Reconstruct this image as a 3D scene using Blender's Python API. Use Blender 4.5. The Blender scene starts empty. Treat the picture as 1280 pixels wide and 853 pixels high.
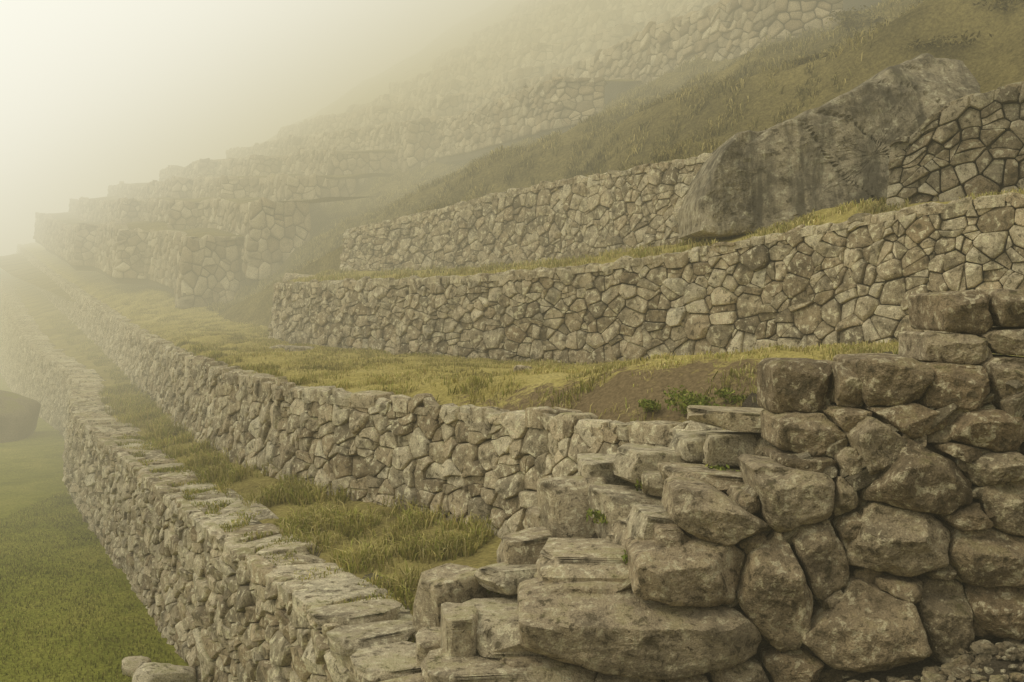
import bpy, math, random
import numpy as np
import bmesh
from mathutils import noise, Vector
R = np.random.RandomState(7)
scene = bpy.context.scene
COL = scene.collection

# ------------------------------------------------------------------ helpers
def add_obj(name, verts, faces, mat, tone=None, smooth=True, label=None, category=None, kind=None, parent=None, origin=None, group=None, sharp=None):
    v = np.asarray(verts, dtype=float)
    o = np.array(origin) if origin is not None else np.array([v[:,0].mean(), v[:,1].mean(), v[:,2].min()])
    me = bpy.data.meshes.new(name)
    me.from_pydata((v-o).tolist(), [], faces)
    me.update()
    if tone is not None:
        a = me.color_attributes.new("tone", 'FLOAT_COLOR', 'POINT')
        t = np.ones((len(v),4)); t[:,:3] = tone
        a.data.foreach_set("color", t.ravel())
    if smooth:
        me.polygons.foreach_set("use_smooth", [True]*len(me.polygons))
        if sharp: me.set_sharp_from_angle(angle=math.radians(sharp))
    me.materials.append(mat)
    ob = bpy.data.objects.new(name, me)
    COL.objects.link(ob)
    if parent is not None:
        ob.parent = parent
        ob.location = Vector(o) - parent.location
    else:
        ob.location = Vector(o)
    if label: ob["label"] = label
    if category: ob["category"] = category
    if kind: ob["kind"] = kind
    if group: ob["group"] = group
    return ob

def empty(name, loc, label, category):
    e = bpy.data.objects.new(name, None); e.location = loc
    COL.objects.link(e); e["label"] = label; e["category"] = category
    return e

def SE(s, e):            # terrace frame: s along the terraces, e uphill
    return (-.48*s+.88*e, .88*s+.48*e)

def chaikin(P, it=1, r=.25, closed=False):
    P = np.asarray(P, float)
    for _ in range(it):
        if closed:
            Q = np.roll(P, -1, 0)
            P = np.stack([P*(1-r)+Q*r, P*r+Q*(1-r)], 1).reshape(-1, P.shape[1])
        else:
            A, B = P[:-1], P[1:]
            M = np.stack([A*(1-r)+B*r, A*r+B*(1-r)], 1).reshape(-1, P.shape[1])
            P = np.vstack([P[:1], M, P[-1:]])
    return P

def resample(P, n, closed=False):
    P = np.asarray(P, float)
    if closed: P = np.vstack([P, P[:1]])
    d = np.r_[0, np.cumsum(np.linalg.norm(np.diff(P, axis=0), axis=1))]
    t = np.linspace(0, d[-1], n+1)[:-1] if closed else np.linspace(0, d[-1], n)
    return np.stack([np.interp(t, d, P[:,k]) for k in range(P.shape[1])], 1)

def split_long(P, n):
    P = [tuple(p) for p in P]
    while len(P) < n:
        L = [(P[(i+1)%len(P)][0]-P[i][0])**2+(P[(i+1)%len(P)][1]-P[i][1])**2 for i in range(len(P))]
        i = L.index(max(L)); a, b = P[i], P[(i+1)%len(P)]
        P.insert(i+1, ((a[0]+b[0])/2, (a[1]+b[1])/2))
    return np.array(P)

def fnoise(x, y, z=0.0, oct=4):
    return noise.fractal(Vector((x, y, z)), 1.0, 2.0, oct)

# ------------------------------------------------------------------ irregular masonry
def clip(poly, m, n):
    out = []
    L = len(poly)
    for i in range(L):
        a = poly[i]; b = poly[(i+1) % L]
        da = (a[0]-m[0])*n[0]+(a[1]-m[1])*n[1]
        db = (b[0]-m[0])*n[0]+(b[1]-m[1])*n[1]
        if da <= 0: out.append(a)
        if (da < 0 < db) or (db < 0 < da):
            t = da/(da-db)
            out.append((a[0]+(b[0]-a[0])*t, a[1]+(b[1]-a[1])*t))
    return out

def cells(U, V, size, rnd, aspect=1.3, jit=.38, var=.42, chink=.35, split=.35):
    """irregular stone outlines of mixed sizes filling a U x V (metres) rectangle"""
    pts = []; v = 0
    while v < V:
        h = size*rnd.uniform(1-var, 1+var)/math.sqrt(aspect)
        if V-v-h < size*.4: h = V-v
        u = -rnd.uniform(0, size)
        while u < U:
            w = size*math.sqrt(aspect)*rnd.uniform(1-var*1.4, 1+var*1.8)
            p = (u+w/2, v+h/2+h*jit*rnd.uniform(-1, 1))
            if 0 <= p[0] <= U and 0 <= p[1] <= V:
                pts.append((p[0], p[1], rnd.uniform(-.1, .24)*size*size*(w/size)))
            if rnd.random() < chink:
                q = (u+w*rnd.uniform(.85, 1.15), v+h*rnd.uniform(-.15, .15))
                if 0 <= q[0] <= U and 0 <= q[1] <= V: pts.append((q[0], q[1], -.14*size*size))
            u += w
        v += h
    cs = size*2.2
    grid = {}
    for i, p in enumerate(pts):
        grid.setdefault((int(p[0]//cs), int(p[1]//cs)), []).append(i)
    out = []
    for i, p in enumerate(pts):
        x0, x1, y0, y1 = max(0,p[0]-size*2), min(U,p[0]+size*2), max(0,p[1]-size*2), min(V,p[1]+size*2)
        poly = [(x0,y0),(x1,y0),(x1,y1),(x0,y1)]
        gx, gy = int(p[0]//cs), int(p[1]//cs)
        for ix in (gx-1, gx, gx+1):
            for iy in (gy-1, gy, gy+1):
                for j in grid.get((ix, iy), ()):
                    if j == i: continue
                    q = pts[j]
                    dx, dy = q[0]-p[0], (q[1]-p[1])
                    dd = dx*dx+dy*dy*aspect
                    if dd > (3*size)**2 or dd < 1e-6: continue
                    t = .5+(p[2]-q[2])/(2*dd)
                    poly = clip(poly, (p[0]+dx*t, p[1]+dy*t), (dx, dy*aspect))
                    if len(poly) < 3: break
                if len(poly) < 3: break
            if len(poly) < 3: break
        if len(poly) < 3: continue
        if rnd.random() < split:           # broken or paired stones: breaks the honeycomb look
            c = np.array(poly).mean(0)
            a = rnd.choice([0, 1.57, 1.57, rnd.uniform(0,3.14)])+rnd.uniform(-.25,.25)
            nrm = (math.cos(a), math.sin(a)); m = (c[0]+nrm[0]*size*rnd.uniform(-.15,.15), c[1]+nrm[1]*size*rnd.uniform(-.15,.15))
            A = clip(poly, m, nrm); B = clip(poly, m, (-nrm[0],-nrm[1]))
            for q in (A, B):
                if len(q) >= 3: out.append(q)
        else: out.append(poly)
    return out

def stones(polys, mp, rnd, n=12, gap=.004, bulge=.028, rough=.010, tilt=.2, proud=.026, back=.1, dark=0.0, rnd_c=(.05,.13)):
    """each outline becomes a faceted, chipped stone; mp(u,v,d)->xyz"""
    VV = []; FF = []; TT = []
    base = 0
    n0 = n
    for poly in polys:
        P = np.array(poly)
        P = P[np.linalg.norm(P-np.roll(P,1,0), axis=1) > .012]
        if len(P) < 3: continue
        c = P.mean(0)
        r = np.linalg.norm(P-c, axis=1).mean()
        if r < .025: continue
        P = split_long(chaikin(P, 1, rnd.uniform(*rnd_c), True), n0)
        n = len(P)
        D = P-c
        s0 = max(.6, 1-gap/r*rnd.uniform(.2, 2.4))
        bl = bulge*rnd.uniform(.5, 1.3)*min(1.6, r/.14)
        pr = proud*rnd.uniform(-1, 1)
        off = rnd.uniform(0, 99)
        pl = [(rnd.uniform(-tilt,tilt), rnd.uniform(-tilt,tilt), 0), (rnd.uniform(-.2,.2), -.8, r*.5)]
        for _ in range(3):
            a = rnd.uniform(0, 6.28); g = rnd.uniform(.3, .8)
            pl.append((math.cos(a)*g, math.sin(a)*g, g*r*rnd.uniform(.55, 1.0)))
        rings = [(1.0, -back), (1.0, -.1*bl), (.97, .65*bl), (.89, .95*bl), (.62, 1.0*bl), (.3, 1.0*bl)]
        pts = []
        for (sc, dd) in rings:
            q = c+D*s0*sc
            if dd > -back:
                E = D*sc
                f = np.min([E[:,0]*a+E[:,1]*b+o for a,b,o in pl], axis=0)
                dv = dd+pr+np.clip(f, -.2*r, .22*r)
            else: dv = np.full(n, dd)
            pts.append(np.column_stack([q, dv]))
        pts.append(np.array([[c[0], c[1], bl+pr]]))
        A = np.vstack(pts)
        if rough > 0:
            for k in range(n, len(A)):
                f = 2.6/r
                A[k,2] += rough*noise.noise(Vector((A[k,0]*f*.6, A[k,1]*f*.6, off)))*1.8
                if k < 4*n:
                    jx = noise.noise(Vector((A[k,0]*f, A[k,1]*f, off+7)))*rough*.8
                    A[k,:2] += (A[k,:2]-c)/max(r,.01)*jx
        VV.append(mp(A[:,0], A[:,1], A[:,2]))
        for k in range(len(rings)-1):
            a0 = base+k*n; b0 = a0+n
            for i in range(n):
                j = (i+1) % n
                FF.append((a0+i, a0+j, b0+j, b0+i))
        a0 = base+(len(rings)-1)*n; cc = base+len(rings)*n
        for i in range(n):
            FF.append((a0+i, a0+(i+1) % n, cc))
        t = np.empty((len(A), 3))
        t[:] = (rnd.uniform(0, 1)*(1-dark), rnd.uniform(0, 1), rnd.uniform(0, 1))
        TT.append(t)
        base += len(A)
    return VV, FF, TT, base

class Path:
    def __init__(s, pts, smooth=0):      # pts rows: x,y,zbase,ztop
        P = np.array(pts, float)
        if smooth: P = chaikin(P, smooth)
        s.P = P
        s.d = np.r_[0, np.cumsum(np.linalg.norm(np.diff(P[:,:2], axis=0), axis=1))]
        s.L = s.d[-1]
    def at(s, u):
        u = np.clip(u, 0, s.L)
        f = lambda k, uu=u: np.interp(uu, s.d, s.P[:,k])
        e = .06
        tx = f(0, np.clip(u+e,0,s.L))-f(0, np.clip(u-e,0,s.L)); ty = f(1, np.clip(u+e,0,s.L))-f(1, np.clip(u-e,0,s.L))
        l = np.hypot(tx, ty)+1e-9
        return f(0), f(1), f(2), f(3), -ty/l, tx/l

def build_wall(pts, size, seed, label, mat, smooth=0, batter=.1, cap=.4, capsize=None, n=12, bulge=.028, rough=.010,
               gap=.004, proud=.026, tilt=.2, aspect=1.3, ragged=.05, group=None, dark=0.0, capproud=.03, sharp=30, chink=.35, capflat=.5, split=.35):
    rnd = random.Random(seed)
    path = Path(pts, smooth)
    Hm = float((path.P[:,3]-path.P[:,2]).mean())
    def face(u, v, d):
        x, y, zb, zt, nx, ny = path.at(u)
        H = zt-zb
        rag = np.array([ragged*noise.noise(Vector((uu/size*.8, seed, 0))) for uu in np.atleast_1d(u)])
        z = zb+v/Hm*(H+rag)
        off = batter*(zt-z)+d
        return np.column_stack([x+nx*off, y+ny*off, z])
    VV, FF, TT, base = stones(cells(path.L, Hm, size, rnd, aspect, chink=chink, split=split), face, rnd, n, gap, bulge, rough, tilt, proud, dark=dark)
    if cap > 0:
        def top(u, v, d):
            x, y, zb, zt, nx, ny = path.at(u)
            return np.column_stack([x-nx*(v-.05), y-ny*(v-.05), zt+d-.03])
        cs = capsize or size*1.2
        V2, F2, T2, b2 = stones(cells(path.L, cap, cs, rnd, .8, .3, split=.15), top, rnd, n, gap*2.6, bulge*capflat, rough, tilt*.3, capproud, dark=dark)
        for t in T2: t[:,0] = .3+.7*t[:,0]
        FF += [tuple(i+base for i in f) for f in F2]
        VV += V2; TT += T2; base += b2
    m = max(2, int(path.L/.4)); u = np.linspace(0, path.L, m)
    x, y, zb, zt, nx, ny = path.at(u)
    b0 = batter*(zt-zb)-.045
    rows = [np.column_stack([x+nx*b0, y+ny*b0, zb-.2]), np.column_stack([x-nx*.045, y-ny*.045, zt-.06]),
            np.column_stack([x-nx*max(cap,.3), y-ny*max(cap,.3), zt-.07])]
    core = np.vstack(rows)
    for k in range(2):
        for i in range(m-1):
            FF.append((base+k*m+i, base+k*m+i+1, base+(k+1)*m+i+1, base+(k+1)*m+i))
    VV.append(core); t = np.zeros((len(core), 3)); t[:] = (-1, 0, 0); TT.append(t)
    return add_obj("stone_wall", np.vstack(VV), FF, mat, np.vstack(TT), label=label, category="wall", group=group, sharp=sharp)

# ------------------------------------------------------------------ rocks
ICO = {}
def ico(sub):
    if sub not in ICO:
        bm = bmesh.new(); bmesh.ops.create_icosphere(bm, subdivisions=sub, radius=1)
        ICO[sub] = (np.array([v.co[:] for v in bm.verts]), [tuple(v.index for v in f.verts) for f in bm.faces]); bm.free()
    return ICO[sub]
def rock_data(c, size, rot, seed, sub=4, boxy=.55, cuts=9, rough=.03, deep=(.62,.9), slab=False):
    rnd = random.Random(seed)
    V, F = ico(sub); V = V.copy()
    V = np.sign(V)*np.abs(V)**boxy
    V *= .5/np.abs(V).max()
    for _ in range(cuts):
        nn = np.array([rnd.gauss(0,1), rnd.gauss(0,1), rnd.gauss(0,.25 if slab else 1)]); nn /= np.linalg.norm(nn)
        mx = (V@nn).max(); d = mx*rnd.uniform(*deep)
        V -= np.maximum(0, V@nn-d)[:,None]*nn*.98
    ext = V.max(0)-V.min(0)
    V = (V-(V.max(0)+V.min(0))/2)/ext
    V = V*np.array(size)
    s = max(size)
    o = rnd.uniform(0, 50)
    ln = np.linalg.norm(V, axis=1)+1e-6
    disp = np.array([noise.fractal(Vector((p[0]*3/s+o, p[1]*3/s, p[2]*3/s)), .75, 2.2, 6) for p in V])*rough*s
    V += V/ln[:,None]*disp[:,None]
    ax, ay, az = rot
    def rm(a, i, j):
        M = np.eye(3); M[i,i]=M[j,j]=math.cos(a); M[i,j]=-math.sin(a); M[j,i]=math.sin(a); return M
    V = V@(rm(az,0,1)@rm(ay,2,0)@rm(ax,1,2)).T
    V += np.array(c)
    t = np.empty((len(V),3)); t[:] = (rnd.uniform(.2,1), rnd.uniform(0,1), rnd.uniform(0,1))
    return V, F, t

# ------------------------------------------------------------------ materials
def mat_new(name):
    m = bpy.data.materials.new(name); m.use_nodes = True
    nt = m.node_tree; nt.nodes.clear()
    out = nt.nodes.new("ShaderNodeOutputMaterial"); b = nt.nodes.new("ShaderNodeBsdfPrincipled")
    b.inputs["Specular IOR Level"].default_value = .2
    nt.links.new(b.outputs[0], out.inputs[0])
    return m, nt, b
def N(nt, t, **k):
    n = nt.nodes.new(t)
    for a, v in k.items(): setattr(n, a, v)
    return n
def noise_n(nt, pos, scale, detail=6, rough=.6, dist=0):
    n = N(nt, "ShaderNodeTexNoise"); n.inputs["Scale"].default_value = scale; n.inputs["Detail"].default_value = detail
    n.inputs["Roughness"].default_value = rough; n.inputs["Distortion"].default_value = dist
    nt.links.new(pos, n.inputs["Vector"]); return n.outputs["Fac"]
def ramp(nt, fac, stops):
    r = N(nt, "ShaderNodeValToRGB")
    el = r.color_ramp.elements
    while len(el) < len(stops): el.new(.5)
    for e, (p, c) in zip(el, stops):
        e.position = p; e.color = (*c, 1) if len(c) == 3 else c
    nt.links.new(fac, r.inputs[0]); return r.outputs[0]
def mix(nt, fac, a, b, mode='MIX'):
    m = N(nt, "ShaderNodeMix", data_type='RGBA', blend_type=mode)
    for s, v in ((m.inputs[0], fac), (m.inputs[6], a), (m.inputs[7], b)):
        if isinstance(v, (int, float)): s.default_value = v
        elif isinstance(v, tuple): s.default_value = (*v, 1)
        else: nt.links.new(v, s)
    return m.outputs[2]
def math_n(nt, op, a, b=None, clamp=False):
    m = N(nt, "ShaderNodeMath", operation=op, use_clamp=clamp)
    for s, v in ((m.inputs[0], a), (m.inputs[1], b)):
        if v is None: continue
        if isinstance(v, (int, float)): s.default_value = v
        else: nt.links.new(v, s)
    return m.outputs[0]
def g3(v): return (v, v, v)
def dotn(nt, pos, vec, off):
    d = N(nt,"ShaderNodeVectorMath",operation='DOT_PRODUCT'); nt.links.new(pos,d.inputs[0]); d.inputs[1].default_value = vec
    return math_n(nt,'ADD',d.outputs["Value"],off)

def stone_mat(name, bright=1.0, moss=.5, scale=1.0, warm=(1.08,1,.84), streak=False, lite=False):
    m, nt, b = mat_new(name)
    geo = N(nt, "ShaderNodeNewGeometry"); pos = geo.outputs["Position"]
    at = N(nt, "ShaderNodeAttribute", attribute_name="tone")
    sep = N(nt, "ShaderNodeSeparateColor"); nt.links.new(at.outputs["Color"], sep.inputs[0])
    c = lambda r,g,bb: (r*bright*warm[0], g*bright*warm[1], bb*bright*warm[2])
    basec = ramp(nt, sep.outputs[0], [(0, c(.17,.15,.115)), (.4, c(.30,.275,.22)), (.8, c(.41,.385,.32)), (1, c(.50,.48,.41))])
    basec = mix(nt, math_n(nt, 'MULTIPLY', sep.outputs[1], .4), basec, c(.33,.25,.16))
    n1 = noise_n(nt, pos, 3.5*scale, 4, .65)
    basec = mix(nt, 1, basec, ramp(nt, n1, [(.3, g3(.5)), (.5, g3(1)), (.72, g3(1.35))]), 'MULTIPLY')
    if not lite:
        n2 = noise_n(nt, pos, 11*scale, 4, .7, .4)
        basec = mix(nt, ramp(nt, n2, [(.54, g3(0)), (.62, g3(.8))]), basec, c(.60,.59,.48))     # pale lichen
        basec = mix(nt, ramp(nt, n2, [(.36, g3(.85)), (.45, g3(0))]), basec, c(.09,.08,.055))   # dark lichen
    n5 = noise_n(nt, pos, 70*scale, 2, .7)
    basec = mix(nt, .8, basec, ramp(nt, n5, [(.3, g3(.55)), (.5, g3(1)), (.75, g3(1.35))]), 'MULTIPLY')
    if streak:
        mp = N(nt, "ShaderNodeMapping"); mp.inputs["Scale"].default_value = (1.6, .5, .35); nt.links.new(pos, mp.inputs[0])
        sn = noise_n(nt, mp.outputs[0], 1.3, 6, .7, .5)
        basec = mix(nt, ramp(nt, sn, [(.42, g3(.85)), (.56, g3(0))]), basec, (.085,.073,.05))
    sx = N(nt, "ShaderNodeSeparateXYZ"); nt.links.new(geo.outputs["Normal"], sx.inputs[0])
    up = ramp(nt, sx.outputs[2], [(.55, g3(0)), (.95, g3(1))])
    mf = math_n(nt, 'MULTIPLY', math_n(nt, 'MULTIPLY', up, ramp(nt, n1, [(.5, g3(0)), (.62, g3(1))])), moss)
    basec = mix(nt, mf, basec, (.19,.19,.05))
    core = math_n(nt, 'LESS_THAN', sep.outputs[0], -.5)
    basec = mix(nt, core, basec, (.12,.10,.062))
    nt.links.new(basec, b.inputs["Base Color"]); b.inputs["Roughness"].default_value = .93
    bp = N(nt, "ShaderNodeBump"); bp.inputs["Strength"].default_value = .9; bp.inputs["Distance"].default_value = .035
    h = math_n(nt, 'ADD', noise_n(nt, pos, 9*scale, 5, .78), math_n(nt, 'MULTIPLY', n5, .3))
    nt.links.new(h, bp.inputs["Height"]); nt.links.new(bp.outputs[0], b.inputs["Normal"])
    return m
STONE = stone_mat("dry_stone", 1.22)
STONE_STEP = stone_mat("worn_granite_step", 1.05, .4, 1.3)
STONE_NEAR = stone_mat("granite_block", .82, .3, 1.3, warm=(1.12,1,.82))
STONE_DARK = stone_mat("dark_stone", .72, .3)  # darker stone for the wall by the boulder, small fill and rubble
STONE_FAR = stone_mat("distant_stone", 1.05, .4, .6, lite=True)
BOULD = stone_mat("granite_rock", .8, .2, .55, streak=True)

def ground_mat(name, cols, sc=1.0, bump=.5, patch=False):
    m, nt, b = mat_new(name)
    pos = N(nt, "ShaderNodeNewGeometry").outputs["Position"]
    a = ramp(nt, noise_n(nt, pos, .9*sc, 5, .7), [(.3, cols[0]), (.5, cols[1]), (.7, cols[2])])
    if patch:      # worn earth bank along the terrace lip
        uu = dotn(nt, pos, (.88*.24,-.47*.24,0), -(.3*.88-9.8*.47)*.24)
        vv = dotn(nt, pos, (.47*1.1,.88*1.1,0), -(.3*.47+9.45*.88)*1.1)
        d = math_n(nt,'SQRT', math_n(nt,'ADD', math_n(nt,'MULTIPLY',uu,uu), math_n(nt,'MULTIPLY',vv,vv)))
        d = math_n(nt, 'ADD', d, math_n(nt, 'MULTIPLY', math_n(nt,'SUBTRACT', noise_n(nt, pos, 3.5, 6, .8), .5), 3.0))
        a = mix(nt, ramp(nt, d, [(.65, g3(.92)), (1.0, g3(0))]), a, (.18,.13,.075))
    a = mix(nt, .85, a, ramp(nt, noise_n(nt, pos, 25*sc, 4, .7), [(.3, g3(.5)), (.7, g3(1.4))]), 'MULTIPLY')
    nt.links.new(a, b.inputs["Base Color"]); b.inputs["Roughness"].default_value = 1; b.inputs["Specular IOR Level"].default_value = 0
    bp = N(nt, "ShaderNodeBump"); bp.inputs["Strength"].default_value = bump; bp.inputs["Distance"].default_value = .08
    nt.links.new(noise_n(nt, pos, 18*sc, 5, .75), bp.inputs["Height"]); nt.links.new(bp.outputs[0], b.inputs["Normal"])
    return m
LAWN = ground_mat("lawn", [(.15,.16,.03), (.23,.235,.045), (.31,.29,.07)])
DRY = ground_mat("dry_grass_ground", [(.28,.23,.07), (.42,.35,.12), (.50,.42,.17)], patch=True)
STRIP = ground_mat("terrace_soil_grass", [(.16,.13,.05), (.30,.25,.09), (.40,.34,.12)])
EARTH = ground_mat("bare_earth", [(.085,.068,.047), (.15,.125,.088), (.22,.185,.135)], 2.5, .9)
HILL = ground_mat("hill_grass", [(.11,.092,.04), (.22,.18,.075), (.33,.27,.11)], .6, 1)

def blade_mat():
    m, nt, b = mat_new("grass_blades")
    at = N(nt, "ShaderNodeAttribute", attribute_name="tone")
    nt.links.new(at.outputs["Color"], b.inputs["Base Color"]); b.inputs["Roughness"].default_value = .8
    b.inputs["Specular IOR Level"].default_value = .1
    return m
BLADE = blade_mat()

# ------------------------------------------------------------------ sheets and grass
def ruled(name, A, B, nu, nv, mat, amp=.05, f=.8, profile=None, label=None, kind="structure"):
    A = resample(A, nu); B = resample(B, nu)
    t = np.linspace(0, 1, nv)
    G = A[:,None,:]*(1-t)[None,:,None]+B[:,None,:]*t[None,:,None]
    for i in range(nu):
        for j in range(nv):
            x, y, z = G[i,j]
            G[i,j,2] += amp*fnoise(x*f, y*f, 3)*(1 if 0 < j < nv-1 else .3)
            if profile: G[i,j,2] += profile(x, y, t[j])
    F = [(i*nv+j, (i+1)*nv+j, (i+1)*nv+j+1, i*nv+j+1) for i in range(nu-1) for j in range(nv-1)]
    ob = add_obj(name, G.reshape(-1,3), F, mat, kind=kind)
    if label: ob["label"] = label
    return G

def sample(G, n, ulo=0, uhi=1, vlo=0, vhi=1, clump=0.0, near=0.0):
    nu, nv, _ = G.shape
    u = R.uniform(ulo, uhi, n*(3 if clump else 1))
    if near: u = ulo+(uhi-ulo)*R.uniform(0, 1, len(u))**near
    v = R.uniform(vlo, vhi, len(u))
    a = u*(nu-1); b = v*(nv-1)
    i = np.minimum(a.astype(int), nu-2); j = np.minimum(b.astype(int), nv-2)
    fa = (a-i)[:,None]; fb = (b-j)[:,None]
    P = (G[i,j]*(1-fa)+G[i+1,j]*fa)*(1-fb)+(G[i,j+1]*(1-fa)+G[i+1,j+1]*fa)*fb
    if clump:
        k = np.array([noise.noise(Vector((p[0]*1.7, p[1]*1.7, 9)))+.5*noise.noise(Vector((p[0]*5, p[1]*5, 2))) for p in P])
        P = P[np.argsort(-k+R.uniform(0, clump, len(k)))[:n]]
    return P

def blades(P, h, w, cols, lean=.5):
    n = len(P)
    hh = h*R.uniform(.45, 1.3, n); ww = w*R.uniform(.6, 1.3, n)
    ang = R.uniform(0, 2*math.pi, n); la = R.uniform(0, 2*math.pi, n); lm = lean*R.uniform(.1, 1, n)*hh
    dx, dy = np.cos(ang)*ww/2, np.sin(ang)*ww/2
    lx, ly = np.cos(la)*lm, np.sin(la)*lm
    V = np.zeros((n,5,3))
    V[:,0] = P+np.column_stack([-dx,-dy,-.01*np.ones(n)]); V[:,1] = P+np.column_stack([dx,dy,-.01*np.ones(n)])
    V[:,2] = P+np.column_stack([dx*.7+lx*.35, dy*.7+ly*.35, hh*.6]); V[:,3] = P+np.column_stack([-dx*.7+lx*.35,-dy*.7+ly*.35,hh*.6])
    V[:,4] = P+np.column_stack([lx, ly, hh*(1-.25*lean)])
    F = []
    for i in range(n):
        b = i*5; F.append((b,b+1,b+2,b+3)); F.append((b+3,b+2,b+4))
    C = np.array(cols); k = R.randint(0, len(C), n)
    pat = np.array([noise.noise(Vector((p[0]*.9, p[1]*.9, 4)))+.5*noise.noise(Vector((p[0]*3, p[1]*3, 8))) for p in P])
    c = C[k]*(1+.5*pat)[:,None]*R.uniform(.75, 1.2, n)[:,None]
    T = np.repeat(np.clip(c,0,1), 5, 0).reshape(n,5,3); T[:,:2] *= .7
    return V.reshape(-1,3), F, T.reshape(-1,3)
def grass_obj(parts, name, label):
    VV=[];FF=[];TT=[];b=0
    for V,F,T in parts:
        VV.append(V);TT.append(T);FF+=[tuple(i+b for i in f) for f in F];b+=len(V)
    return add_obj(name, np.vstack(VV), FF, BLADE, np.vstack(TT), smooth=False, label=label, kind="stuff")

GREEN = [(.25,.27,.05), (.32,.33,.065), (.40,.37,.10)]
YEL = [(.50,.42,.17), (.60,.51,.23), (.44,.39,.14), (.36,.35,.10)]
OLIVE = [(.34,.32,.08), (.46,.39,.12), (.56,.47,.17), (.27,.28,.06)]

# ------------------------------------------------------------------ terrace walls
def up(s, k=.09): return max(0, s-33)*k
def far(s, e, zb, zt): x, y = SE(s, e); return (x, y, zb+up(s), zt+up(s))
W1 = [(-.15,4.9,-4,-2.4), (-1.0,6.5,-4,-2.4), (-1.6,7.75,-4,-2.38), (-2.6,9.33,-4,-2.4), (-4.3,12.2,-4,-2.4), (-6.3,15.7,-4,-2.4),
      (-8.8,19.9,-4,-2.4), (-10.3,23.2,-4,-2.35), (-12.1,27.6,-4,-2.2), (-17.6,36.1,-4,-1.8), (-28.3,55.5,-4,.1), (-43.8,84.6,-4,3.0)]
build_wall(W1, .27, 11, "long grey dry-stone retaining wall with flat capping above a lawn", STONE, smooth=2, cap=.85, capsize=.46, n=12, ragged=.05, aspect=1.5, capproud=.02, capflat=.25)
W2 = [(1.5,7.75,-2.45,-1.05), (1.05,8.2,-2.45,-1.08), (.45,9.1,-2.45,-1.1), (-.33,10.1,-2.45,-1.15), (-1.24,11.0,-2.45,-1.15), (-2.3,11.9,-2.45,-1.15),
      (-3.95,14.3,-2.45,-1.15), (-6.5,19.1,-2.45,-1.1), (-10.4,27.5,-2.4,-1.0), far(38,4.2,-2.3,-.9), far(62,3.6,-2.3,-1.0), far(90,3.6,-2.3,-1.0)]
build_wall(W2, .25, 12, "pale grey dry-stone terrace wall with uneven top and dry grass", STONE, smooth=2, cap=.4, batter=.17, n=14, ragged=.16, proud=.03, capproud=.06)
W3 = [(7.4,10.6,-.5,1.25), (6.1,11.5,-.5,1.2), (5.05,12.2,-.7,1.12), (4.0,13.6,-1.05,.94), (1.95,15,-1.2,.56), (-.5,16.6,-1.2,.34), (-3.3,19.5,-1.2,.31),
      (-5.15,22,-1.15,.28), (-5.4,22.7,-1.1,.28), (-4.2,25,-1,.5)]
build_wall(W3, .24, 13, "pale grey dry-stone terrace wall curving to a rounded corner", STONE, smooth=1, cap=.35, batter=.12, n=13, ragged=.1, chink=.5, split=.4, gap=.005, aspect=1.4, proud=.032)
W4 = [(4.0,16.4,.95,2.5), (3.5,17,.95,2.42), (1.8,19,.7,2.35), (0,21,.5,2.25), (-2.2,22.9,.5,1.85), (-4.1,24.2,.5,1.6), (-4.0,25.2,.6,1.6), (-2.6,27,.8,1.8)]
build_wall(W4, .25, 14, "hazy dry-stone terrace wall beneath a grassy slope", STONE, smooth=1, cap=.35, batter=.12, n=12, ragged=.1, aspect=1.3)
W5 = [(8.6,11.6,1.0,2.8), (6.5,12.6,1.1,2.7), (5.65,13.05,1.1,2.5), (5.25,13.3,1.1,2.1), (5.05,13.42,1.1,2.0)]
build_wall(W5, .25, 15, "dark rough dry-stone wall built against a big boulder", STONE_DARK, cap=.4, batter=.2, n=14, ragged=.1, bulge=.04, proud=.045, tilt=.3, gap=.005, aspect=1.3, split=.4)

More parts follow.
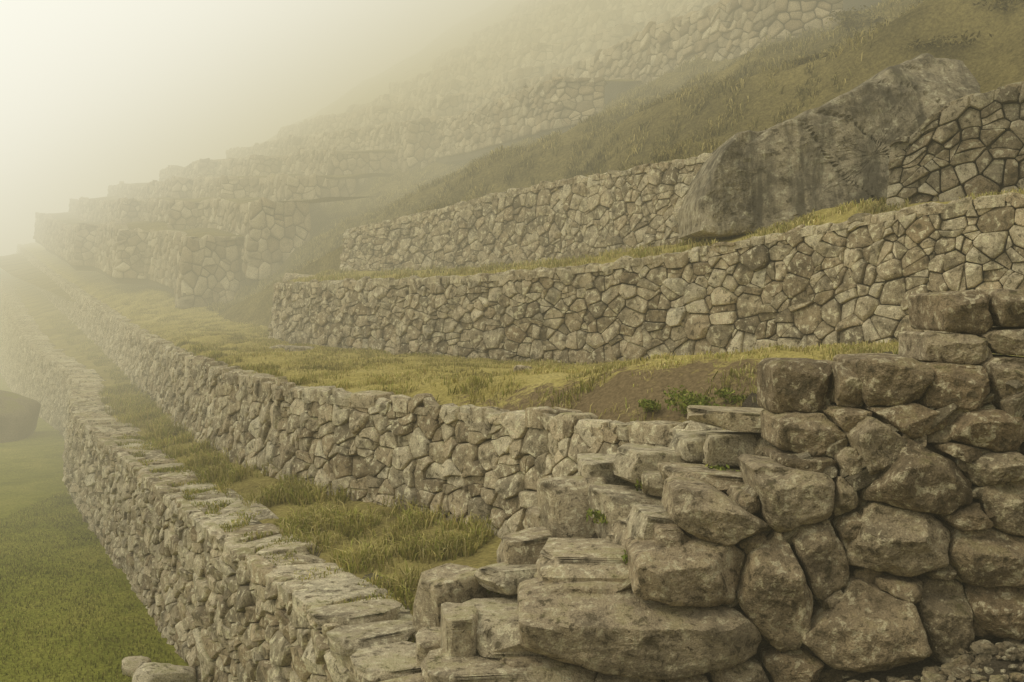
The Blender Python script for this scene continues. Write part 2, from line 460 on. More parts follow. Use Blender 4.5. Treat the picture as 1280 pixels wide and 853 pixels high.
# ------------------------------------------------------------------ hillside terraces
hill_ez = [(3.4,-1.0), (4.8,.2), (6.2,1.5), (8.1,2.7), (10.2,3.75), (12.3,4.85), (14.9,6.1), (17.4,7.5), (20.2,9.0), (22.8,10.6), (25.4,12.3), (28,14.1), (30.6,15.9),
           (33.4,17.8), (36.2,19.8), (39,21.8), (42,24), (45,26.2), (48,28.4)]
he = np.array([a for a,_ in hill_ez]); hz = np.array([b for _,b in hill_ez])
SEND = 84
jogs = {2:33.2, 3:32.2, 4:35.5, 5:36.7, 6:35.3, 7:38, 8:36.3, 9:33, 10:38, 11:34, 12:30, 13:36}
rr = random.Random(5)
for k in range(2, 14):
    e0, z = hill_ez[k]; zp = hill_ez[k-1][1]
    zb = zp-.2
    z = z+(.35 if k <= 7 else .12)
    j = jogs.get(k, 35)
    je = lambda s: .35*noise.noise(Vector((s*.15, k*3.1, 0)))
    jz = lambda s: .25*noise.noise(Vector((s*.22, k*5.7, 2)))
    w = 1.9 if k in (2,3) else 2.6
    o1, o2 = (1.1, 1.9) if k <= 5 else (.5, .8)
    pts = []
    if k > 5:
        st_ = {6:26, 7:21, 8:15}.get(k, 12)+rr.uniform(-2, 2)
        pts.append(far(st_-1, e0+1.8, zb+.5, z+.0))
        for s in np.arange(st_, j, 3.0): pts.append(far(s, e0+.9+je(s), zb+.4, z+.15+jz(s)*1.3))
        pts.append(far(j, e0+1.1, zb-.4, z+.3))
    else:
        pts.append(far(j+.2, e0+w, zb-.6, z+.1))
    pts.append(far(j, e0, zb-.8, z))
    j2 = j+rr.uniform(5, 8); j3 = j2+rr.uniform(5,8); se = max(56, 84-3.5*k+rr.uniform(-2,2))
    for s in np.arange(j+2, j2, 2.5): pts.append(far(s, e0+je(s), zb, z+jz(s)))
    pts.append(far(j2, e0-.1, zb, z)); pts.append(far(j2+.2, e0-o1, zb, z))
    for s in np.arange(j2+2, j3, 2.5): pts.append(far(s, e0-o1+je(s), zb, z+jz(s)*1.5))
    pts.append(far(j3, e0-o1, zb, z)); pts.append(far(j3+.2, e0-o2, zb, z))
    for s in np.arange(j3+3, se, 3): pts.append(far(s, e0-o2+je(s), zb, z-.2+jz(s)*1.5))
    pts += [far(se, e0-o2+.3, zb, z-.5), far(se+1.5, e0+.6, zb, z-.9)]
    build_wall(pts, .29 if k < 8 else .36, 100+k, "fog-veiled dry-stone terrace wall stepping up the hillside", STONE_FAR, cap=.5, capsize=.6, batter=.1, n=6, rough=0, bulge=.04, gap=.010, proud=.06, ragged=.25,
               group="terrace walls on the misty hillside", sharp=None, chink=.1, split=.1)
    A = np.array([[p[0],p[1],p[3]-.08] for p in pts])
    ruled("terrace_ground", A, A+np.array([.88*3.0,.48*3.0,.35]), 60, 5, HILL, .15, .6)

def hill_z(s, e):
    z = np.interp(e, np.r_[4.8, he[2:]], np.r_[-.7, hz[1:-1]])-.15
    dip = .55*math.exp(-((s-31)/4.5)**2)*min(1,max(0,(e-6)/2))*min(1,max(0,(26-e)/4))
    return float(z)+up(s)-dip
HG = []
for s in np.linspace(-14, SEND, 150):
    row = []
    e_lo = float(np.interp(s, [-14, 0, 8, 11.5, 13.3, 18.5, 23, 26, 31, 62, 84], [14.5, 14.9, 15.0, 14.2, 12.2, 10.5, 8.5, 7.6, 6.6, 3.5, 2.4]))
    zl = float(np.interp(s, [-14, 8, 13.3, 18.5, 23, 26, 31, 62, 84], [2.8, 2.75, 2.5, 2.15, 1.55, .6, -.6, 1.4, 3.0]))
    x, y = SE(s, e_lo-(1.3 if s > 25 else .25)); row.append((x, y, max(-1.3, zl-1.4) if s < 25 else -1.25+up(s)*.9))
    for t in np.linspace(0, 1, 90):
        e = e_lo+(52-e_lo)*t**1.3
        x, y = SE(s, e)
        bl = min(1, (e-e_lo)/3)
        z = zl*(1-bl)+hill_z(s, e)*bl
        z += (.5 if s < 30 else .35)*fnoise(x*.4, y*.4, 1, 6)*min(1, t*12)
        row.append((x, y, z))
    HG.append(row)
HG = np.array(HG); nu, nv = HG.shape[:2]
F = [(i*nv+j, (i+1)*nv+j, (i+1)*nv+j+1, i*nv+j+1) for i in range(nu-1) for j in range(nv-1)]
add_obj("hillside", HG.reshape(-1,3), F, HILL, kind="structure")
ruled("terrace_ground", np.array([[9.5,11.2,2.75],[6.5,12.7,2.65],[5.65,13.15,2.42],[5.2,13.5,2.0]]),
      np.array([[*SE(0,15.0),2.8],[*SE(4,15.0),2.75],[*SE(8,15.2),2.75],[*SE(11,14.6),2.7]]), 40, 12, HILL, .08, 1)

# ------------------------------------------------------------------ grounds
gx = np.unique(np.r_[np.linspace(-600,-40,12), np.linspace(-40,5,90), np.linspace(5,600,12)])
gy = np.unique(np.r_[np.linspace(-300,2,8), np.linspace(2,60,110), np.linspace(60,900,12)])
GV = [(x,y,-3.95+.06*fnoise(x*.5,y*.5,8)) for x in gx for y in gy]
ny_ = len(gy)
GF = [(i*ny_+j,(i+1)*ny_+j,(i+1)*ny_+j+1,i*ny_+j+1) for i in range(len(gx)-1) for j in range(ny_-1)]
add_obj("ground", GV, GF, LAWN, kind="structure")

p1 = Path(W1, 2); p2 = Path(W2, 2); p3 = Path(W3, 1); p4 = Path(W4, 1)
def line(p, m, off, zi, dz=0, lo=0, hi=1):
    u = np.linspace(lo*p.L, hi*p.L, m); x, y, zb, zt, nx, ny = p.at(u)
    return np.column_stack([x+nx*off, y+ny*off, (zb if zi == 0 else zt)+dz])
T1 = ruled("terrace_ground", line(p1, 200, -.6, 1, -.07), line(p2, 200, .0, 0, .05), 260, 12, STRIP, .06, 1.2, profile=lambda x,y,t: .12*t)
Bq = np.vstack([np.array([[6.6,11.6,-.45],[5.1,12.4,-.62],[4.1,13.9,-1.0],[2.0,15.3,-1.12],[-.5,16.9,-1.15],[-3.3,19.8,-1.12],[-5.3,22.5,-1.08],[-5.2,26,-.9],[-7,31,-.5]]),
                np.array([[*SE(38,7.5),.3],[*SE(62,6.5),1.8],[*SE(90,6.5),4.4]])])
T2 = ruled("terrace_ground", line(p2, 200, -.2, 1, -.07), Bq, 280, 34, DRY, .07, .9,
           profile=lambda x,y,t: min(1,t*9)*(.26*math.exp(-((x-2.0)**2/4+(y-9.2)**2/3))+.12*math.exp(-((x-.2)**2/6+(y-10.4)**2/5))+.06+.06*fnoise(x*3,y*3,7))+.08*math.sin(math.pi*t))
Bq = np.array([[8.3,11.9,1.3],[6.4,12.9,1.3],[5,13.8,1.3],[4,16.4,1.25],[3.4,17.3,1.05],[1.8,19.2,.8],[0,21.3,.65],[-2.2,23.2,.65],[-4.1,24.6,.65],[-4.6,26,.6]])
T3 = ruled("terrace_ground", line(p3, 100, -.2, 1, -.05, 0, .93), Bq, 120, 8, DRY, .05, 1)
edge = T2[0]                                   # near boundary row of the terrace sheet
CP = np.array([(-1.2,5.2,-2.75),(-.9,5.6,-2.6),(-.9,6.8,-2.5),(-1.3,7.6,-2.5),(-.2,5.2,-2.7),(.4,5.6,-2.4),(.1,6.2,-2.2),(-.3,7.2,-2.25),(.6,6.6,-1.82),(.9,6.1,-1.8),(1.0,7.2,-1.45),(1.4,6.4,-1.3),
               (1.9,6.8,-.95),(1.3,8.0,-1.12),(2.4,7.4,-.82),(2.2,6.1,-.85),(3.2,6.1,-.6),(3.2,8,-.65),(4.5,7,-.5),(3.8,5.8,-.5),(6.5,8,-.4),(.2,8.3,-2.2),(-.6,8.6,-2.35),(7,10.5,-.42)]
               +[tuple(p+np.array([0,0,.02])) for p in edge[::3]])
ex = np.linspace(-1.4, 7.4, 100); ey = np.linspace(5.1, 12.2, 84); EV = []
d_e = edge[-1]-edge[0]; d_e = d_e[:2]/np.linalg.norm(d_e[:2]); n_e = np.array([-d_e[1], d_e[0]])
u = np.linspace(0,p2.L,400); wx,wy,_,_,wnx,wny = p2.at(u)
keep = []
for x in ex:
    for y in ey:
        w = 1/(((CP[:,0]-x)**2+(CP[:,1]-y)**2)+.02)**2
        z = float((w*CP[:,2]).sum()/w.sum())+.07*fnoise(x*3,y*3,5)
        q = (x-edge[0][0])*n_e[0]+(y-edge[0][1])*n_e[1]
        ok = True
        if y > 7.2:
            k = np.argmin((wx-x)**2+(wy-y)**2)
            if x < 1.6 and (x-wx[k])*wnx[k]+(y-wy[k])*wny[k] > -.12: ok = x < .9 and z < -2.0 and y < 8.4
        if q > 0: z -= min(.5, q*1.2)
        if q > .7: ok = False
        if y < 5.95 and x > .6: ok = False
        EV.append((x, y, z)); keep.append(ok)
m_ = len(ey)
EF = []
for i in range(len(ex)-1):
    for j in range(m_-1):
        q = (i*m_+j,(i+1)*m_+j,(i+1)*m_+j+1,i*m_+j+1)
        if all(keep[a] for a in q): EF.append(q)
add_obj("bare_earth_ground", EV, EF, EARTH, kind="structure")
# rubble path by the camera
qx = np.linspace(-2, 9, 80); qy = np.linspace(-4, 6.2, 70); QV = []
pz = lambda x: float(np.interp(x, [-2,-.6,1.2,2.0,2.6,4,9],[-4.2,-3.6,-2.6,-2.15,-1.98,-1.85,-1.7]))
for x in qx:
    for y in qy:
        QV.append((x,y,pz(x)+.05*fnoise(x*2,y*2,2)+.03*fnoise(x*8,y*8,3)))
QF = [(i*70+j,(i+1)*70+j,(i+1)*70+j+1,i*70+j+1) for i in range(79) for j in range(69)]
add_obj("path", QV, QF, EARTH, kind="structure")
GVt=[];GF=[];GT=[];b=0
for i in range(1500):
    x = rr.uniform(1.7,3.5); y = rr.uniform(4.3,5.45); z = pz(x)+.05*fnoise(x*2,y*2,2)+.03*fnoise(x*8,y*8,3); s=rr.uniform(.012,.045)+.05*rr.random()**5
    V,Fk,t = rock_data((x,y,z+s*.2),(s*1.3,s,s*.7),(rr.uniform(-.4,.4),rr.uniform(-.4,.4),rr.uniform(0,3)),i,1 if s<.05 else 2,.7,5,.05)
    t[:,0] *= .5
    GVt.append(V);GT.append(t);GF+=[tuple(a+b for a in f) for f in Fk];b+=len(V)
add_obj("rubble", np.vstack(GVt), GF, STONE_DARK, np.vstack(GT), smooth=False, label="loose broken stone and grit on a path", kind="stuff")

# ------------------------------------------------------------------ boulder wall beside the stairs
# (x, z, width, height, roll, set-back) metres on the wall face
front = [(.73,-1.94,1.22,.40,.02,0),(1.06,-1.59,.64,.32,.08,.05),(1.18,-1.28,.48,.26,-.15,.15),(1.66,-1.12,.52,.46,0,.1),(1.72,-.79,.36,.25,.05,.35),
 (1.52,-1.70,.44,.60,.1,0),(1.76,-1.50,.32,.50,.45,.08),(2.06,-.88,.34,.46,.1,.15),(2.30,-1.03,.68,.44,-.12,.05),(2.19,-1.38,.70,.42,-.05,0),
 (2.03,-1.88,.66,.50,.4,-.08),(2.66,-1.46,.52,.36,.05,0),(2.44,-1.78,.34,.46,.2,0),(2.76,-1.17,.34,.34,.1,.05),(2.54,-1.24,.26,.14,.1,.05),
 (2.62,-.74,.40,.22,.05,.15),(2.50,-.51,.40,.31,-.05,.25),(2.10,-.49,.44,.25,.05,.3),(1.67,-.53,.32,.27,0,.5),(2.26,-.71,.44,.19,-.1,.22),
 (2.78,-.47,.32,.28,.1,.25),(2.52,-.10,.28,.22,.1,.5),(2.78,-.08,.32,.20,0,.5),(2.50,-.30,.34,.18,0,.42),(2.80,-.26,.36,.16,.05,.4),
 (2.21,-1.66,.24,.12,.1,.03),(2.72,-1.75,.40,.28,.1,-.02),(1.33,-2.22,.32,.18,0,0),(1.62,-2.15,.30,.2,0,0),(1.93,-1.33,.16,.2,.1,.12),
 (2.66,-.97,.34,.18,0,.08),(3.08,-.85,.4,.34,0,.1),(3.1,-1.25,.42,.4,.1,.05),(3.1,-1.6,.4,.3,0,0),(3.02,-.56,.3,.26,0,.2),(3.12,-.2,.36,.3,0,.35),
 (1.91,-.52,.18,.24,0,.4),(.92,-1.38,.2,.10,0,.2),(1.38,-1.42,.16,.12,.2,.14),(1.88,-1.14,.14,.2,0,.14),
 (.2,-2.25,.5,.26,0,.05),(.68,-2.32,.5,.24,0,0),(1.02,-2.3,.3,.22,0,0),(1.98,-2.28,.4,.26,0,0),(3.5,-1.1,.4,.6,0,0),(3.5,-.5,.4,.5,0,.2),(3.5,-1.7,.4,.5,0,0),
 (1.9,-.70,.2,.14,0,.3),(1.36,-1.18,.14,.1,0,.25),(1.83,-1.74,.12,.14,0,.04),(2.42,-1.55,.14,.1,0,.03),(2.50,-.87,.2,.1,0,.12),(1.93,-.95,.16,.16,0,.2),(1.7,-.97,.3,.1,0,.22)]
fw = empty("stone_wall", (1.8,5.5,-2.1), "rough wall of big dark blocky boulders beside steps", "wall")
def fy(x): return np.interp(x, [0,.8,1.6,3.5], [5.62,5.55,5.6,5.3])
def ext(st, ux, uz):
    ca, sa = math.cos(st[4]), math.sin(st[4]); a, b_ = abs(ux*ca+uz*sa), abs(-ux*sa+uz*ca)
    p = 3.5
    return 1/((a/(st[2]/2))**p+(b_/(st[3]/2))**p)**(1/p)
for i, S in enumerate(front):
    rnd = random.Random(900+i)
    x,z,w,h,a,dy = S
    ca, sa = math.cos(a), math.sin(a)
    W2_, H2_ = w/2*1.16, h/2*1.2
    j4 = [rnd.uniform(.6,.97) for _ in range(8)] if w < 1 else [.93,.97,.9,.6,.86,.62,.75,.9]
    poly = [(-W2_*j4[0],-H2_),(W2_*j4[1],-H2_),(W2_,-H2_*j4[2]),(W2_,H2_*j4[3]),(W2_*j4[4],H2_),(-W2_*j4[5],H2_),(-W2_,H2_*j4[6]),(-W2_,-H2_*j4[7])]
    poly = [(x+p*ca-q*sa, z+p*sa+q*ca) for p,q in poly]
    for j, Q in enumerate(front):
        if j == i: continue
        dx, dz = Q[0]-x, Q[1]-z; dist = math.hypot(dx, dz)
        if dist > 1.2: continue
        ux, uz = dx/dist, dz/dist
        ri, rj = ext(S, ux, uz), ext(Q, -ux, -uz)
        t = ri/(ri+rj)
        nx_, nz_ = dx/((w+Q[2])**2), dz/((h+Q[3])**2)
        if dist*t > max(w,h)*.62: continue
        poly = clip(poly, (x+dx*t, z+dz*t), (nx_, nz_))
        if len(poly) < 3: break
    if len(poly) < 3: continue
    P = np.array(poly); P = P[np.linalg.norm(P-np.roll(P,1,0),axis=1) > .02]
    if len(P) < 3: continue
    big = w > .3
    n = 80 if big else 44
    P = resample(chaikin(P,1,.09,True), n, True)
    c = P.mean(0); D = P-c; r = np.linalg.norm(D,axis=1).mean()
    s0 = 1-.009/r
    bl = min(.045, .14*r)*rnd.uniform(.8,1.15)
    hh = np.ptp(P[:,1])/2
    g0 = rnd.uniform(.9,1.8)
    pl = [(rnd.uniform(-.35,.35), rnd.uniform(-.1,.3), 0), (rnd.uniform(-.25,.25), -g0, g0*hh*rnd.uniform(.2,.6))]
    if w > 1: pl = [(.04,.15,0),(.05,-2.6,2.6*hh*.35),(-.5,.1,.28),(.35,.9,.22)]
    else:
        for _ in range(5):
            aa = rnd.uniform(0,6.28); g = rnd.uniform(.4,1.5); pl.append((math.cos(aa)*g, math.sin(aa)*g, g*r*rnd.uniform(.35,.85)))
    rings = [1.0,1.0]+list(1-np.linspace(.004,.985,28 if big else 14)**1.15)
    pts = []; o = rnd.uniform(0,50)
    for q, s in enumerate(rings):
        E = D*s
        dep = bl*(1-s**10)**.5
        f = np.clip(np.min([E[:,0]*a_+E[:,1]*b_+o_ for a_,b_,o_ in pl], axis=0), -.6*r, .3*r)
        if q == 0: d = np.full(n, -.5)
        elif q == 1: d = np.minimum(f-.05, -.04)
        else: d = dep+f
        pts.append(np.column_stack([c+E*s0, d]))
    pts.append(np.array([[c[0],c[1],pts[-1][:,2].mean()]]))
    A = np.vstack(pts)
    for k in range(n, len(A)):
        pv = Vector((A[k,0]*5+o, A[k,1]*5, A[k,2]*5))
        A[k,2] += .022*noise.fractal(pv, .6, 2.2, 6)+.03*abs(noise.noise(pv*.7))
        jn = noise.fractal(pv*1.5+Vector((9,9,9)), .7, 2.2, 5)*.018
        A[k,:2] += (A[k,:2]-c)/r*jn
    kx = 1+dy/5.5
    V = np.column_stack([A[:,0]*kx, fy(A[:,0])+dy-A[:,2], A[:,1]*kx])
    Fk = [(k*n+q, k*n+(q+1)%n, (k+1)*n+(q+1)%n, (k+1)*n+q) for k in range(len(rings)-1) for q in range(n)]
    Fk += [((len(rings)-1)*n+q, (len(rings)-1)*n+(q+1)%n, len(rings)*n) for q in range(n)]
    t = np.empty((len(V),3)); t[:] = (.75 if x < 1.3 else rnd.uniform(.0,.65), rnd.uniform(.2,1), 0)
    add_obj("boulder", V, Fk, STONE_NEAR, t, parent=fw, sharp=38)
rnd = random.Random(77)
fp = Path([(4,5.5,-2.5,-.35),(2.9,5.75,-2.5,-.45),(1.7,6.0,-2.5,-.95),(1.0,5.95,-2.5,-1.5),(.2,6.0,-2.6,-2.0)],0)
def fmap(u,v,d):
    x,y,zb,zt,nx,ny = fp.at(u); z = zb+v/1.75*(zt-zb); return np.column_stack([x+nx*d, y+ny*d-.1*(zt-z)-.09, z])
VV,FF,TT,b = stones(cells(fp.L,1.75,.17,rnd,1.3), fmap, rnd, 12, .012, .05, .02, .4, .08, back=.2, dark=.5)
uu=np.linspace(0,fp.L,12)
c1=fmap(uu,0*uu,0*uu-.12); c2=fmap(uu,0*uu+1.7,0*uu-.12)
VV+= [c1,c2]; FF += [(b+i,b+i+1,b+12+i+1,b+12+i) for i in range(11)]; tt=np.zeros((24,3)); tt[:,0]=-1; TT.append(tt)
add_obj("small_stone_fill", np.vstack(VV), FF, STONE_DARK, np.vstack(TT), parent=fw, sharp=32)

# ------------------------------------------------------------------ staircase
st = empty("stone_staircase", (.6,6.2,-2.3), "rough staircase of worn granite blocks climbing to a terrace", "steps")
# x, y, ztop, width, depth, height, yaw, tilt
steps = [(-.09,5.75,-2.14,.80,.5,.2,.1,.03),(.02,6.1,-1.95,.70,.64,.2,.18,.03),(-.31,5.98,-1.92,.2,.36,.34,.2,0),(.57,6.3,-1.62,.78,.70,.18,.05,.03),
 (.11,6.85,-1.66,.38,.4,.22,.4,-.06),(-.43,6.75,-1.9,.36,.4,.40,.6,-.12),(.8,6.9,-1.38,.5,.5,.34,-.1,.05),(.50,7.25,-1.36,.48,.45,.42,.25,-.04),
 (1.0,6.2,-1.36,.50,.5,.22,-.1,.04),(1.38,6.5,-1.15,.68,.56,.12,.1,.08),(1.10,7.3,-1.12,.66,.58,.22,.2,.03),(1.74,6.85,-.80,.92,.64,.12,-.06,.04),
 (1.48,6.75,-.94,.34,.3,.2,.1,0),(1.80,6.75,-.94,.3,.3,.2,-.1,0),(0,6.55,-1.80,.42,.38,.14,.5,.05),(.33,6.6,-1.84,.46,.42,.18,-.2,.04),
 (.92,6.55,-1.5,.44,.42,.16,.3,.04),(1.2,6.9,-1.24,.52,.5,.14,-.15,.05),(.3,5.92,-2.06,.3,.3,.2,.3,0),(1.5,7.15,-1.0,.58,.5,.15,.1,0),(.75,7.6,-1.25,.44,.44,.3,.1,0),
 (-.1,7.1,-2.05,.4,.35,.26,.2,0),(.2,7.45,-1.95,.36,.36,.4,.2,0),(-.45,6.25,-2.15,.3,.3,.2,.2,0),(-.5,5.7,-2.28,.5,.5,.14,.4,0),(1.95,7.2,-.84,.5,.4,.16,.1,0),(.35,7.8,-1.7,.4,.36,.5,.2,0),
 (-.72,6.25,-2.3,.52,.5,.11,.5,0),(-.95,6.85,-2.33,.58,.42,.1,.45,0),(-.35,5.35,-2.45,.5,.4,.16,.3,0),(-1.15,7.35,-2.34,.62,.38,.1,.5,0),
 (-.05,6.3,-1.98,.16,.16,.1,.7,0),(.9,6.1,-1.58,.16,.14,.1,.2,0),(1.16,6.35,-1.3,.16,.14,.1,.9,0),
 (.42,6.05,-1.95,.13,.12,.1,.4,.2),(-.2,6.45,-2.02,.14,.13,.1,1.4,.1),(.72,6.6,-1.6,.15,.12,.1,.8,.1),(1.3,6.2,-1.28,.14,.12,.1,.3,.1),(1.05,6.65,-1.42,.12,.12,.1,1.1,0)]
for i,(x,y,zt,w,d,h,yaw,tl) in enumerate(steps):
    V,Fk,t = rock_data((x,y,zt-h/2),(w*1.12,d*1.12,h*1.05),(random.Random(i).uniform(-.08,.03),tl,yaw),600+i,5,.15,13,.015,(.68,.94),slab=True)
    t[:,0] = .5+.45*t[:,0]
    add_obj("step_stone", V, Fk, STONE_STEP, t, parent=st, sharp=36)

# ------------------------------------------------------------------ big granite outcrop
def outline_rock(outl, y0, lean, thick, seed, label, pl):
    O = resample(chaikin(np.array(outl), 1, .06, True), 170, True)
    c = O.mean(0); n = 170
    sc = [(.97,thick),(1.0,.35),(.995,.0),(.98,-.12)]+[(s,-.15) for s in np.linspace(.955,.03,36)]
    V = []
    for s,d in sc:
        P = c+(O-c)*s
        for p in P:
            f = min(a*(p[0]-c[0])+b*(p[1]-c[1])+o for a,b,o in pl)
            y = y0+lean*max(0,p[1]-1)+d-f
            r = noise.fractal(Vector((p[0]*1.1+seed, p[1]*1.1, 1)), .5, 2.3, 8)
            cr = abs(noise.noise(Vector((p[0]*.4+p[1]*.5+seed, p[1]*.2-p[0]*.3, 3))))
            y += .08*r+max(0, .010-cr)*8
            V.append((p[0]+.04*noise.fractal(Vector((p[0]*2,p[1]*2,seed)),.7,2,4), y, p[1]+.05*noise.fractal(Vector((p[0]*2.5, p[1]*2.5, seed)),.7,2,4)))
    V.append((c[0], np.mean([v[1] for v in V[-n:]]), c[1]))
    F = [(k*n+i, k*n+(i+1)%n, (k+1)*n+(i+1)%n, (k+1)*n+i) for k in range(len(sc)-1) for i in range(n)]
    F += [((len(sc)-1)*n+i, (len(sc)-1)*n+(i+1)%n, len(sc)*n) for i in range(n)]
    t = np.zeros((len(V),3)); t[:] = (.6,.3,.5)
    add_obj("granite_boulder", V, F, BOULD, t, label=label, category="boulder", sharp=30)
outline_rock([(3.3,.7),(3.25,1.6),(3.55,2.3),(4.0,2.6),(4.9,3.0),(5.6,3.4),(6.3,3.8),(6.9,4.05),(7.5,3.9),(7.6,3.5),(7.3,2.8),(6.6,.7)], 15.0, .45, 2.5, 4,
             "huge sloping grey granite outcrop with lichen, beside terrace walls",
             [(.05,-.05,.1),(.45,.1,.8),(-.3,.3,.5),(-.15,-.6,.8),(-.5,-.2,1.1)])
outline_rock([(2.8,.9),(2.85,1.45),(3.15,2.1),(3.5,2.5),(4.2,2.7),(4.4,2.2),(4.2,1.3),(4.1,.9)], 15.1, .5, 2, 9, "dark streaked granite slab leaning on a larger outcrop",
             [(-.1,.05,.05),(.4,0,.35),(-.7,.2,.6)])

def loose(c, s, seed, label, yaw=0, name="rock", mat=STONE, tiltx=0, boxy=.6):
    V,Fk,t = rock_data(c, s, (tiltx,.1,yaw), seed, 4, boxy, 10, .03)
    add_obj(name, V, Fk, mat, t, label=label, category="rock")
loose((-3.55,10.0,-3.93),(.62,.5,.34),1,"grey fallen rock on the lawn at the wall foot",.3)
loose((-3.95,10.3,-3.9),(.3,.3,.18),2,"small grey rock lying on the lawn",.3)
loose((-5.0,24.6,.3),(1.3,.7,.5),3,"hazy tilted rock outcrop among dry grass at a wall corner",.5,tiltx=.4)
loose((-3.9,18.6,-1.05),(.7,.4,.22),5,"flat grey rock lying in dry grass",.2)
loose((-4.5,19.3,-1.05),(.5,.4,.2),6,"flat grey rock lying in dry grass",.9)
loose((.15,12.9,-.96),(.26,.2,.12),8,"small pale stone in dry grass",.9)
loose((-15.6,27.5,-3.7),(4.4,3.2,2.4),10,"dark mossy mound of rock on the lawn in fog",.4,mat=stone_mat("mossy_rock",.6,1.0,.4,lite=True),boxy=1.0)

# ------------------------------------------------------------------ vegetation
def off_patch(P):
    u_ = ((P[:,0]-.3)*.88-(P[:,1]-9.8)*.47)*.24; v_ = ((P[:,0]-.3)*.47+(P[:,1]-9.45)*.88)*1.1
    d = np.hypot(u_, v_)+np.array([1.4*noise.noise(Vector((p[0]*2.5,p[1]*2.5,1))) for p in P])
    return P[(d > .9) | (R.uniform(0,1,len(P)) < .28)]
EVa = np.array(EV)[np.array(keep)]; EVa = EVa[(EVa[:,1] > 7.9) | ((EVa[:,0] > 2.6) & (EVa[:,1] > 6.3))]
eb = EVa[R.randint(0,len(EVa),16000)]+np.column_stack([R.uniform(-.06,.06,16000),R.uniform(-.06,.06,16000),np.zeros(16000)])
eb = eb[np.array([noise.noise(Vector((p[0]*2.2,p[1]*2.2,11))) > -.08 for p in eb])]
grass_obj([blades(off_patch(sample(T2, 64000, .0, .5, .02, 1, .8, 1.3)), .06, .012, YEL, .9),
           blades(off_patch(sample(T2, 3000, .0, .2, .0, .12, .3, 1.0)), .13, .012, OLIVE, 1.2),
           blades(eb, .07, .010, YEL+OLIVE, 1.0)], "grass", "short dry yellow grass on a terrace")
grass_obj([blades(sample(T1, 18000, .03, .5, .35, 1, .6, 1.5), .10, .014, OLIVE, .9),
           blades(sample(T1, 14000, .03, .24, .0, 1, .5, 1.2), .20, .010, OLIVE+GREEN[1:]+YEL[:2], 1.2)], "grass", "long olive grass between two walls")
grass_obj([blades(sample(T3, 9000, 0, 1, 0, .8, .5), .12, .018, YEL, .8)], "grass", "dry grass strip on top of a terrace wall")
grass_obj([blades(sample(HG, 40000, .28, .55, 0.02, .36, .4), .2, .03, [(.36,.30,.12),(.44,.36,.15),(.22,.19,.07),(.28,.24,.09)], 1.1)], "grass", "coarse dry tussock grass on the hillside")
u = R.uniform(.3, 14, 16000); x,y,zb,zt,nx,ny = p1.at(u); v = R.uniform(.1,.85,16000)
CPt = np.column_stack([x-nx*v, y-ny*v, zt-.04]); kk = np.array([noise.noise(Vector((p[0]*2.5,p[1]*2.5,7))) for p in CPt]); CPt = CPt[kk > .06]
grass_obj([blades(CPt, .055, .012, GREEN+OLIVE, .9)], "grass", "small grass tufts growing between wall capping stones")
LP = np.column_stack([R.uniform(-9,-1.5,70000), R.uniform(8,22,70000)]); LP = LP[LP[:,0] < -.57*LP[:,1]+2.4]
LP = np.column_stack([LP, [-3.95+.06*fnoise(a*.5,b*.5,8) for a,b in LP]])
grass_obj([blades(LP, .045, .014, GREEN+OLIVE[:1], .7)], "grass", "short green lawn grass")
def weed(c, r, h, n, cols, name, label, category, leaf=.03):
    k = max(3, n//120); cl = np.column_stack([np.clip(R.normal(0, r*.4, k),-r*.8,r*.8), np.clip(R.normal(0, r*.4, k),-r*.8,r*.8), R.uniform(.15, .85, k)*h])
    P = cl[R.randint(0, k, n)]+np.clip(R.normal(0, 1, (n,3)),-1.8,1.8)*np.array([r*.24, r*.24, h*.16]); P[:,2] = np.abs(P[:,2])
    P += np.array(c)
    a = R.normal(0,1,(n,3)); a /= np.linalg.norm(a,axis=1)[:,None]; b_ = np.cross(a, R.normal(0,1,(n,3))); b_ /= np.linalg.norm(b_,axis=1)[:,None]
    s = leaf*R.uniform(.5,1.3,n)[:,None]
    V = np.stack([P-a*s, P+b_*s*.4, P+a*s, P-b_*s*.4],1).reshape(-1,3)
    C = np.array(cols)[R.randint(0,len(cols),n)]*R.uniform(.6,1.3,n)[:,None]
    F = [(i*4,i*4+1,i*4+2,i*4+3) for i in range(n)]
    return add_obj(name, V, F, BLADE, np.repeat(C,4,0), smooth=False, label=label, category=category)
W = [(.16,.20,.035),(.23,.27,.05),(.32,.32,.08)]
for i,(x,y,z,r,h,n) in enumerate([(1.55,8.35,-1.0,.26,.2,1300),(1.15,8.7,-1.02,.16,.1,500),(1.9,8.3,-.9,.18,.12,600),(1.35,6.65,-1.2,.16,.08,300),(.6,6.9,-1.6,.15,.1,260),
        (.75,6.05,-1.62,.12,.06,200),(.25,6.25,-1.93,.15,.06,260),(-.1,6.9,-2.1,.14,.1,360),(2.1,6.5,-.78,.14,.08,220),(1.0,7.0,-1.38,.14,.1,220)]):
    weed((x,y,z), r, h, n, W, "weed_plant", "small leafy green weed growing among the stones", "plant", .022)
SH = [(.12,.10,.035),(.18,.15,.055),(.24,.19,.07)]
for i in range(9):
    s = rr.uniform(9,19); e = rr.uniform(14.5,18); x,y = SE(s,e)
    j = np.argmin(((HG[:,:,0]-x)**2+(HG[:,:,1]-y)**2)); z = HG.reshape(-1,3)[j,2]
    weed((x,y,z-.12), rr.uniform(.4,.8), rr.uniform(.2,.4), 900, SH, "shrub", "low brown scrubby bush on the misty hillside", "bush", .05)["group"] = "scrub bushes on the hillside"

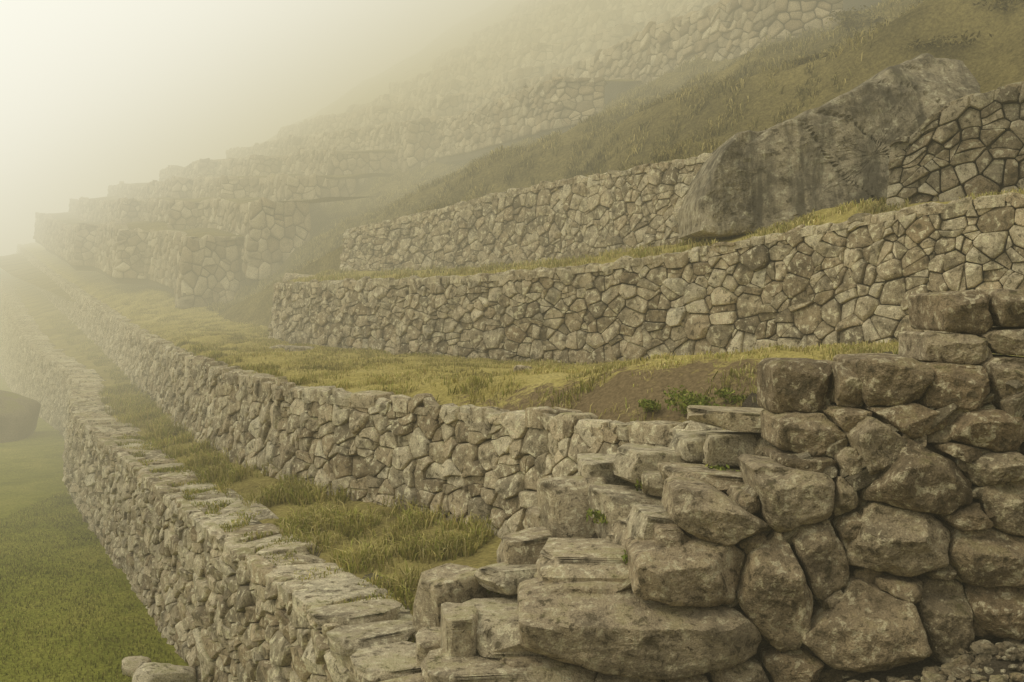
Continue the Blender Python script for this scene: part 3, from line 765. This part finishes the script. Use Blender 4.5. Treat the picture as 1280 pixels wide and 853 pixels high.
# ------------------------------------------------------------------ fog: one self-glowing body of air around everything, thicker away from the near terraces
m = bpy.data.materials.new("glowing_fog"); m.use_nodes = True; nt = m.node_tree; nt.nodes.clear()
o = N(nt,"ShaderNodeOutputMaterial"); ab = N(nt,"ShaderNodeVolumeAbsorption"); em = N(nt,"ShaderNodeEmission"); ad = N(nt,"ShaderNodeAddShader")
pos = N(nt,"ShaderNodeNewGeometry").outputs["Position"]
a = np.array([-12.,8.]); b = np.array([10.,19.]); d = (b-a)/np.linalg.norm(b-a); nrm = np.array([-d[1], d[0]])
past = dotn(nt, pos, (nrm[0],nrm[1],0), -float(a@nrm))
fac = math_n(nt,'MULTIPLY',math_n(nt,'ADD',past,2.0),1/9.0,True)
hi = math_n(nt,'MULTIPLY',dotn(nt,pos,(0.06,0,1),-2.2),1/6.0,True)
beyond = math_n(nt,'MULTIPLY',dotn(nt,pos,(-.48,.88,0),-78),1/6.0,True)      # thick bank behind the ridge
dens = math_n(nt,'ADD',math_n(nt,'MULTIPLY',fac,.030),.0045)
dens = math_n(nt,'ADD',math_n(nt,'MULTIPLY',hi,.020),dens)
dens = math_n(nt,'ADD',math_n(nt,'MULTIPLY',beyond,.05),dens)
hgt = dotn(nt, pos, (-.6*.88,-.6*.48,1.0), 1.0)          # height above the hillside plane
bright = math_n(nt,'MAXIMUM', math_n(nt,'MULTIPLY',hgt,1/9.0,True), beyond)  # glow raised off the hillside and past the ridge to imitate brighter-lit air
colr = mix(nt, bright, (.60,.545,.345), (1.06,1.05,.95))
ab.inputs["Color"].default_value = (0,0,0,1); nt.links.new(dens, ab.inputs["Density"])
nt.links.new(colr, em.inputs["Color"]); nt.links.new(dens, em.inputs["Strength"])  # fog emits its own light, standing in for scattered daylight
nt.links.new(ab.outputs[0], ad.inputs[0]); nt.links.new(em.outputs[0], ad.inputs[1]); nt.links.new(ad.outputs[0], o.inputs["Volume"])
try: m.cycles.volume_step_rate = .45
except Exception: pass
V = [(x,y,z) for z in (-20,46) for x,y in ((-140,-12),(75,-12),(75,150),(-140,150))]
add_obj("fog", V, [(3,2,1,0),(4,5,6,7),(0,1,5,4),(1,2,6,5),(2,3,7,6),(3,0,4,7)], m, smooth=False, kind="structure")

# ------------------------------------------------------------------ light, world, camera
w = bpy.data.worlds.new("World"); scene.world = w; w.use_nodes = True; nt = w.node_tree
bg = nt.nodes["Background"]; sky = nt.nodes.new("ShaderNodeTexSky"); sky.sky_type = 'NISHITA'; sky.sun_disc = False
sky.sun_elevation = math.radians(46); sky.sun_rotation = math.radians(-80); sky.dust_density = 6
hs = nt.nodes.new("ShaderNodeHueSaturation"); hs.inputs["Saturation"].default_value = .15
tint = mix(nt, 1, hs.outputs[0], (1.0,.95,.76), 'MULTIPLY')
nt.links.new(sky.outputs[0], hs.inputs["Color"]); nt.links.new(tint, bg.inputs[0]); bg.inputs[1].default_value = .15
sd = bpy.data.lights.new("sun",'SUN'); sd.energy = 5.0; sd.angle = math.radians(12); sd.color = (1,.90,.64)
so = bpy.data.objects.new("sun", sd); COL.objects.link(so)
dirv = Vector((-.68,-.12,.72)); so.rotation_euler = dirv.to_track_quat('Z','Y').to_euler(); so.location = (0,0,30)
cd = bpy.data.cameras.new("camera"); cd.lens = 35; cd.sensor_width = 36; cd.clip_end = 2000; cd.clip_start = .05
co = bpy.data.objects.new("camera", cd); COL.objects.link(co); co.location = (0,0,0)
co.rotation_euler = (math.radians(90-2.6),0,0); scene.camera = co
scene.view_settings.view_transform = 'Standard'; scene.view_settings.look = 'None'; scene.view_settings.exposure = 0
